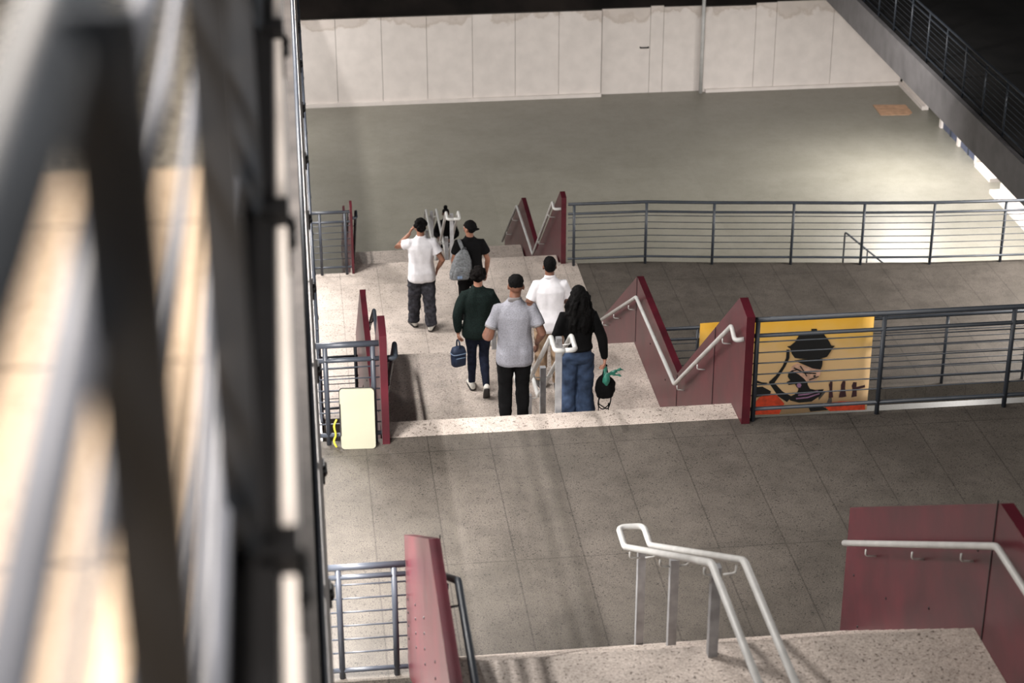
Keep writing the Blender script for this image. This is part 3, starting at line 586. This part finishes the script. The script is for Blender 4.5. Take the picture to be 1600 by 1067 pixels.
    if hair_style == 'cap':
        cp = MB(); cp.ell(H((0, -0.016, 0.052)), (0.088*k, 0.102*k, 0.074*k), hr, 18, 12); cp.tube([H((-0.08, -0.016, 0.034)), H((-0.06, -0.09, 0.028)), H((0, -0.12, 0.026)), H((0.06, -0.09, 0.028)), H((0.08, -0.016, 0.034))], 0.012*k, 8)
        cap = remesh(cp, 0.007, M['cloth_black'], 'cap', body, 2)
        br = MB(); pts = [(-0.065, -0.095), (-0.055, -0.15), (-0.02, -0.178), (0.02, -0.178), (0.055, -0.15), (0.065, -0.095)]
        br.add([H((x, y, 0.022-abs(x)*0.25)) for x, y in pts]+[H((x, y, 0.030-abs(x)*0.25)) for x, y in pts], [(5, 4, 3, 2, 1, 0), (6, 7, 8, 9, 10, 11)]+[(i, (i+1) % 6, (i+1) % 6+6, i+6) for i in range(6)]).build('cap_brim', M['cloth_black'], cap)
    if face:
        for s in (-1, 1):
            e_ = MB().ell(H((0.032*s, 0.077, 0.014)), (0.014*k, 0.008*k, 0.008*k), hr, 10, 8).build('eye', M['eye_white'], body)
            MB().ell(H((0.032*s, 0.0835, 0.014)), (0.006*k, 0.003*k, 0.006*k), hr, 8, 6).build('pupil', M['hair_black'], e_)
            MB().tube([H((0.014*s, 0.087, 0.038)), H((0.034*s, 0.086, 0.044)), H((0.054*s, 0.074, 0.036))], 0.005*k, 6).build('eyebrow', M['hair_black'], body)
        MB().tube([H((-0.022, 0.089, -0.061)), H((0, 0.097, -0.059)), H((0.022, 0.089, -0.061))], 0.007*k, 8).build('lips', M['lip'], body)
    # ---- shirt
    if shirt:
        mat, hem, sl, ease, wr = shirt['mat'], shirt.get('hem', 0.86), shirt.get('sleeve', 0.55), shirt.get('ease', 0.022), shirt.get('wrinkle', 0.010)
        sb = MB(); e = ease
        rg = [(hem, .150+e*1.3, .108+e*1.3, 0), (hem+0.04, .154+e*1.35, .118+e*1.3, -.010), (0.95, .152+e*1.3, .118+e*1.25, -.012), (1.01, .146+e*1.3, .108+e*1.2, -.004), (1.10, .142+e*1.15, .100+e*1.15, 0), (1.22, .154+e, .110+e, .005), (1.33, .172+e*.8, .114+e*.7, 0), (1.40, .158+e*.4, .094+e*.5, -.005), (1.45, .110, .076, -.008), (1.485, .074, .068, -.008), (1.512, .066, .064, -.006)]
        rg = [r for r in rg if r[0] >= hem]
        sb.loft([[LE_(q*k) for q in ering(z, rx*build, ry*build, 0, cy)] for z, rx, ry, cy in rg])
        for s in (-1, 1):
            el, wr_ = LE_(S(arms[s][0])), LE_(S(arms[s][1])); root = lerp(shl[s], LE_(S((0, -0.01, 1.42))), .45)
            a = shirt.get('arm', 0.016)
            if sl <= 1.0: sb.tube([root, shl[s], lerp(shl[s], el, .5*sl), lerp(shl[s], el, sl)], [(.046+a*.5)*k, (.052+a*.8)*k, (.051+a*1.05)*k, (.048+a*1.4)*k], 14)
            else:
                cuff = lerp(el, wr_, sl-1.0)
                sb.tube([root, shl[s], lerp(shl[s], el, .5), lerp(shl[s], el, .9), lerp(el, wr_, .12), lerp(el, wr_, (sl-1)*.6), cuff], [(.046+a*.5)*k, (.052+a*.8)*k, (.050+a*1.1)*k, (.046+a*1.2)*k, (.046+a*1.2)*k, (.040+a*1.1)*k, (.030+a*.6)*k], 14)
        so = remesh(sb, 0.010, M[mat], 'shirt', body, 4, wr*k, 6.5, seed, (1.3, 1.0, 0.5))
        if shirt.get('collar'):
            cb = MB(); zc = LE_(S((0, -0.006, 1.490)))
            rings = []
            for (dz, r_) in ((-0.012, .072), (0.030, .066), (0.034, .063), (0.0, .060)):
                rings.append([zc+Vector((q.x*k, q.y*k, dz*k+(0.012*k if q.y < 0 else -0.012*k))) for q in ering(0, r_, r_*.95)])
            cb.loft(rings).build('collar', M[shirt['collar']], so)
        if shirt.get('band'):
            for s in (-1, 1):
                el = LE_(S(arms[s][0])); p0, p1 = lerp(shl[s], el, sl-0.05), lerp(shl[s], el, sl+0.03)
                MB().tube([p0, p1], [(.050+shirt.get('arm', .016)*1.42)*k]*2, 16).build('sleeve_band', M[shirt['band']], so)
    if pants:
        mat, a, wr = pants['mat'], pants.get('ease', 0.02), pants.get('wrinkle', 0.008)
        pb = MB(); pb.loft([ering(z*k, (rx+a*.5)*build*k, (ry+a*.5)*build*k, 0, cy) for z, rx, ry, cy in ((.83, .10, .08, 0), (.86, .145, .105, -.006), (.92, .152, .118, -.012), (1.0, .138, .100, -.002), (1.03, .134, .096, 0))])
        for s in (-1, 1):
            kn, an = S(legs[s][0]), S(legs[s][1]); low = lerp(kn, an, pants.get('len', 0.96))
            fl = pants.get('flare', 0.0)
            pb.tube([hips[s]+Vector((0, 0, .01)), lerp(hips[s], kn, .3), lerp(hips[s], kn, .75), kn, lerp(kn, an, .35), lerp(kn, an, .75), low], [(.088+a*.5)*k, (.083+a*.8)*k, (.062+a*1.1)*k, (.056+a*1.2)*k, (.056+a*1.1+fl*.4)*k, (.044+a*1.2+fl)*k, (.040+a*1.3+fl*1.3)*k], 14)
        po = remesh(pb, 0.010, M[mat], pants.get('name', 'trousers'), body, 3, wr*k, 11, seed+4, (1, 1, 1.3))
        if pants.get('belt'): MB().loft([[q*k for q in ering(z, (.140+a*.5)*build, (.103+a*.5)*build)] for z in (0.995, 1.03)]).build('belt', M[pants['belt']], po)
    if shoes:
        for s in (-1, 1):
            an = S(legs[s][1]); ty, lift = legs[s][2], legs[s][3]
            rm = Matrix.Rotation(-ty, 3, 'Z') @ Matrix.Rotation(-lift, 3, 'X')
            def F(x, y, z): return an+rm @ (Vector((x, y, z-0.075))*k)
            def oval(y, w_, z0, z1, n=14): return [F(w_*math.cos(2*PI*i/n), y, (z0+z1)/2+(z1-z0)/2*math.sin(2*PI*i/n)) for i in range(n)]
            sh = MB().loft([oval(-0.085, .018, .02, .06), oval(-0.075, .034, .012, .09), oval(-0.03, .040, .010, .105), oval(0.02, .042, .010, .098), oval(0.08, .046, .010, .075), oval(0.14, .046, .010, .058), oval(0.18, .034, .012, .046), oval(0.195, .014, .018, .036)]).build('shoe', M[shoes[0]], body)
            MB().loft([[F(x*.95*w_, y, z) for x, y, w_ in ((0, -.09, 1), (.036, -.075, 1), (.042, -.02, 1), (.047, .08, 1), (.046, .14, 1), (.03, .185, 1), (0, .20, 1), (-.03, .185, 1), (-.046, .14, 1), (-.047, .08, 1), (-.042, -.02, 1), (-.036, -.075, 1))] for z in (0.0, 0.018)]).build('sole', M[shoes[1]], sh)
    return body, H, S, LE_
def stand(dl=0.0, dr=0.0, w=0.095): return {-1: ((-w, 0.02+dl*.5, 0.485), (-w-.005, dl, 0.085), -0.12, 0), 1: ((w, 0.02+dr*.5, 0.485), (w+.005, dr, 0.085), 0.12, 0)}
dn = (0, 0.12, -1)
# man in the white T-shirt on the pale landing, hand raised to his head
person('person in white T-shirt and baggy charcoal jeans, left hand raised to head', (1.73, 27.32, LD), 0.06, 1.80, 'skin_tan', 'hair_black',
       {-1: ((-0.105, 0.08, 0.49), (-0.125, 0.10, 0.085), -0.25, 0), 1: ((0.10, -0.02, 0.485), (0.115, -0.10, 0.085), 0.35, 0)},
       {-1: ((-0.33, 0.07, 1.33), (-0.15, 0.12, 1.50), (0.35, -0.1, 0.95), (0.8, -0.2, -0.2)), 1: ((0.30, -0.10, 1.13), (0.24, 0.04, 0.93), (-0.1, 0.35, -0.9), (-1, 0.1, 0))},
       0.15, (0.0, 0.01), dict(mat='cloth_white', hem=0.80, sleeve=0.62, ease=0.034, arm=0.024, wrinkle=0.014), dict(mat='denim_char', ease=0.036, wrinkle=0.016, len=1.0), ('shoe_white', 'sole_dark'), 1.04, 'curly', seed=1.3)
# man with the backwards cap
pk_body, pkH, pkS, pkL = person('person in black T-shirt and backwards black cap, grey backpack on, looking left', (2.47, 27.25, LD), 0.0, 1.78, 'skin_tan', 'hair_black', stand(0.12, -0.12),
       {-1: ((-0.25, -0.03, 1.14), (-0.22, 0.12, 0.92), dn, (1, 0, 0)), 1: ((0.265, -0.02, 1.13), (0.25, 0.06, 0.88), dn, (-1, 0, 0))},
       0.75, (0, 0), dict(mat='cloth_black', hem=0.84, sleeve=0.62, ease=0.03, arm=0.022, wrinkle=0.012), dict(mat='cloth_black', ease=0.02), ('shoe_white', 'sole_dark'), 1.04, 'cap', face=True, seed=2.1)
# person in the dark green sweater
person('person in dark green sweater and navy skinny jeans holding a navy lunch bag', (2.02, 21.30, LC), 0.0, 1.68, 'skin_light', 'hair_dark',
       {-1: ((-0.075, 0.10, 0.50), (-0.075, 0.13, 0.085), -0.1, 0), 1: ((0.075, 0.06, 0.49), (0.08, -0.20, 0.17), 0.05, 0.95)},
       {-1: ((-0.27, -0.05, 1.14), (-0.26, -0.06, 0.89), (0.05, 0.05, -1), (1, 0.2, 0)), 1: ((0.26, 0.02, 1.14), (0.17, 0.25, 1.05), (-0.4, 0.8, 0.1), (-0.6, 0, -0.6))},
       -0.2, (0.01, 0.0), dict(mat='cloth_green', hem=0.82, sleeve=1.94, ease=0.036, arm=0.016, wrinkle=0.014), dict(mat='denim_navy', ease=0.004, wrinkle=0.004), ('shoe_white', 'sole_dark'), 1.0, 'curly', seed=3.7, hands=(1.1, 0.5))
# man in the grey polo
person('person in light grey polo shirt with dark collar and black trousers, nearest on the stair', (2.045, 17.68, 7.6-3*0.1727), 0.0, 1.76, 'skin_brown', 'hair_black',
       {-1: ((-0.09, 0.04, 0.485), (-0.095, -0.02, 0.085), -0.1, 0), 1: ((0.09, 0.10, 0.49), (0.095, 0.06, 0.085), 0.1, 0)},
       {-1: ((-0.275, -0.06, 1.13), (-0.20, 0.19, 1.12), (0.3, 0.9, 0.0), (0.6, 0, -0.7)), 1: ((0.27, -0.08, 1.14), (0.24, 0.10, 0.95), (0.12, 0.5, -0.75), (-0.9, 0.1, -0.2))},
       -0.15, (0.02, 0.015), dict(mat='cloth_grey', hem=0.80, sleeve=0.66, ease=0.022, arm=0.012, wrinkle=0.011, collar='collar_grey', band='collar_grey'), dict(mat='cloth_black', ease=0.014), ('sole_dark', 'sole_dark'), 1.04, 'fade', seed=4.2)
# man in the white polo
person('person in white polo shirt and khaki trousers, right of the centre handrail', (2.90, 21.35, LC), 0.0, 1.75, 'skin_brown', 'hair_black', stand(0.05, -0.08),
       {-1: ((-0.27, -0.03, 1.13), (-0.17, 0.20, 1.08), (0.4, 0.8, 0), (0.5, 0, -0.7)), 1: ((0.265, 0.02, 1.13), (0.15, 0.24, 1.08), (-0.4, 0.8, 0), (-0.5, 0, -0.7))},
       0.0, (0, 0.005), dict(mat='cloth_white', hem=0.80, sleeve=0.68, ease=0.028, arm=0.013, wrinkle=0.013, collar='cloth_white'), dict(mat='khaki', ease=0.020), ('sole_dark', 'sole_dark'), 1.0, 'short', seed=5.9)
# woman with the long hair
person('person with long curly black hair, black long-sleeved top and wide blue jeans', (2.745, 18.0, 7.6-4*0.1727), 0.0, 1.64, 'skin_light', 'hair_black',
       {-1: ((-0.095, 0.05, 0.485), (-0.10, 0.03, 0.085), -0.1, 0), 1: ((0.095, 0.03, 0.485), (0.10, -0.02, 0.085), 0.1, 0)},
       {-1: ((-0.25, 0.02, 1.12), (-0.18, 0.16, 0.98), (0.2, 0.7, -0.6), (0.8, 0, 0)), 1: ((0.265, -0.04, 1.13), (0.30, -0.03, 0.86), (0.02, 0.08, -1), (-1, 0.1, 0))},
       0.0, (0, 0), dict(mat='cloth_black', hem=1.00, sleeve=1.95, ease=0.012, arm=0.010, wrinkle=0.005), dict(mat='denim_blue', ease=0.026, wrinkle=0.012, flare=0.03, len=1.0, belt='leather', name='jeans'), ('shoe_white', 'sole_dark'), 0.98, 'long', seed=6.4, hands=(0.5, 1.1))
# woman coming up
person('person in dark top with hair in a bun, facing the camera', (2.90, 37.42, 0.173), PI-0.15, 1.60, 'skin_dark', 'hair_black', stand(0.06, -0.06),
       {-1: ((-0.25, 0.0, 1.13), (-0.15, 0.20, 1.08), (0.4, 0.8, 0.1), (0.5, 0, -0.7)), 1: ((0.25, 0.0, 1.13), (0.15, 0.20, 1.10), (-0.4, 0.8, 0.1), (-0.5, 0, -0.7))},
       0.1, (0, 0.012), dict(mat='cloth_black', hem=0.86, sleeve=1.9, ease=0.02, arm=0.012), dict(mat='cloth_black', ease=0.01), ('shoe_white', 'sole_dark'), 0.98, 'bun', face=True, seed=7.7)

# ------------------------------------------------------------------ bags
t = empty('backpack', (2.42, 27.25, LD), 'grey backpack slung on the back of the person in the black cap', 'backpack')
def bpk(x, y, z): return Vector((x, y, z))
pk = MB(); pk.loft([[Vector((q.x, q.y, z)) for q in ering(0, rx, ry, 0, cy, 20, 3.0)] for z, rx, ry, cy in ((0.91, .10, .05, -.21), (0.93, .145, .085, -.235), (1.02, .160, .105, -.25), (1.16, .148, .092, -.24), (1.28, .112, .070, -.215), (1.35, .06, .045, -.195), (1.37, .02, .02, -.185))])
pk.v = [(x-.10+.28*(z-1.15)*.6, y, z) for x, y, z in pk.v]
po = remesh(pk, 0.010, M['pack_grey'], 'pack_body', t, 2, 0.008, 12, 2.0)
pf = MB(); pf.loft([[Vector((q.x, q.y, z)) for q in ering(0, rx, ry, 0, cy, 18, 3.0)] for z, rx, ry, cy in ((0.945, .085, .03, -.315), (0.96, .11, .05, -.322), (1.08, .11, .055, -.33), (1.14, .095, .04, -.318), (1.155, .05, .02, -.31))])
pf.v = [(x-.10+.28*(z-1.15)*.6, y, z) for x, y, z in pf.v]
remesh(pf, 0.009, M['pack_grey'], 'front_pocket', t, 2)
MB().tube(rounded([(-0.20, -.345, 1.09), (-0.11, -.378, 1.10), (-0.02, -.345, 1.11)], .03), 0.007, 6).build('zip', M['pack_dark'], t)
MB().box((-0.175, -0.392, 0.985), (-0.105, -0.380, 1.025)).build('patch', M['bag_trim'], t)
MB().tube([(-0.055, -.20, 1.33), (-0.095, -.15, 1.425), (-0.115, -.03, 1.462), (-0.12, .10, 1.40), (-0.15, .145, 1.25), (-0.20, .10, 1.08), (-0.21, -.16, 0.97)], 0.026, 8, (1, 0.45)).build('strap', M['pack_grey'], t)
MB().tube([(-0.02, -.20, 1.33), (0.03, -.255, 1.22), (0.035, -.30, 1.08), (0.0, -.29, 0.96)], 0.018, 8, (1, 0.4)).build('strap', M['pack_dark'], t)
MB().tube(rounded([(-0.08, -.19, 1.34), (-0.075, -.19, 1.40), (-0.025, -.19, 1.40), (-0.03, -.19, 1.34)], .02), 0.007, 6).build('loop', M['pack_dark'], t)
t.scale = (1.02,)*3; t.rotation_euler = (0, 0, 0)
# lunch bag
hx, hy, hz = 2.02-0.26*.96, 21.30-0.06*.96+0.01, LC+(0.89-0.105)*.96
t = empty('lunch_bag', (hx, hy, hz), 'navy blue lunch bag with pale trim held by the person in green sweater', 'bag')
MB().loft([[Vector((q.x, q.y, z)) for q in ering(0, rx, ry, 0, 0, 20, 4.0)] for z, rx, ry in ((-.34, .070, .045), (-.33, .085, .058), (-.24, .092, .062), (-.15, .090, .060), (-.10, .075, .050), (-.085, .04, .028))]).build('bag_body', M['bag_navy'], t)
MB().loft([[Vector((q.x, q.y, z)) for q in ering(0, rx, ry, 0, 0, 20, 4.0)] for z, rx, ry in ((-.175, .0955, .0655), (-.163, .0955, .0655))]).build('piping', M['bag_trim'], t)
MB().loft([[Vector((q.x, q.y-.012, z)) for q in ering(0, rx, ry, 0, -.03, 16, 4.0)] for z, rx, ry in ((-.315, .065, .03), (-.31, .072, .034), (-.22, .072, .034), (-.21, .062, .028))]).build('front_pocket', M['bag_navy'], t)
MB().tube([(-.06, -.075, -.213), (0, -.078, -.210), (.06, -.075, -.213)], 0.006, 6).build('pocket_trim', M['bag_trim'], t)
MB().tube(rounded([(0, -.045, -.10), (0, -.04, -.02), (0, 0, .012), (0, .04, -.02), (0, .045, -.10)], .03), 0.010, 8).build('carry_handle', M['bag_navy'], t)
t.rotation_euler = (0, 0, 0.35)
# black bag and green plastic bag
hx, hy, hz = 2.745+0.30*.937, 18.0-0.02, 7.6-4*0.1727+(0.86-0.10)*.937
t = empty('black_bag', (hx, hy, hz), 'small black drawstring bag hanging from the right hand of the long-haired person', 'bag')
bb = MB(); bb.loft([[Vector((q.x+.01, q.y, z)) for q in ering(0, rx, ry, 0, 0, 18, 2.2)] for z, rx, ry in ((-.36, .04, .03), (-.345, .085, .06), (-.27, .112, .075), (-.19, .108, .07), (-.13, .075, .05), (-.10, .035, .028), (0.0, .016, .016), (0.02, .018, .018))])
remesh(bb, 0.008, M['cloth_black'], 'bag_body', t, 2, 0.012, 16, 5.0)
for a in (0, 1): MB().tube(rounded([(-.06+.01*a, -.05, -.33), (-.075, -.06, -.42+.03*a), (-.02+.05*a, -.07, -.47), (.06, -.06, -.40), (.07, -.05, -.31)], .05), 0.006, 6).build('drawstring', M['cloth_black'], t)
MB().tube([(-.06, -.05, -.34), (-.065, -.055, -.52)], 0.005, 6).build('cord_end', M['cloth_black'], t)
MB().tube([(.04, -.05, -.40), (.045, -.055, -.53)], 0.005, 6).build('cord_end', M['cloth_black'], t)
g = MB()
g.ell((0.005, -.065, -.12), (.038, .026, .068), None, 12, 8)
for dx, dz, w_ in ((.15, .035, .013), (.14, -.04, .012), (.10, .01, .016)):
    g.tube([(0, -.06, -.07), (dx*.5, -.07, -.04+dz*.4), (dx, -.075, -.03+dz), (dx*1.25, -.07, -.05+dz)], [.018, w_, w_*1.3, .004], 8, (1, .35))
g.tube([(0, -.05, -.10), (0.0, -.02, -.02), (0, .0, .012)], [.02, .016, .014], 8)
gb = remesh(g, 0.005, M['plastic_green'], 'plastic_bag', None, 1, 0.010, 30, 3.0); gb.location = (hx+0.005, hy, hz)
tag(gb, 'crumpled green plastic bag held with the black drawstring bag', 'plastic bag')
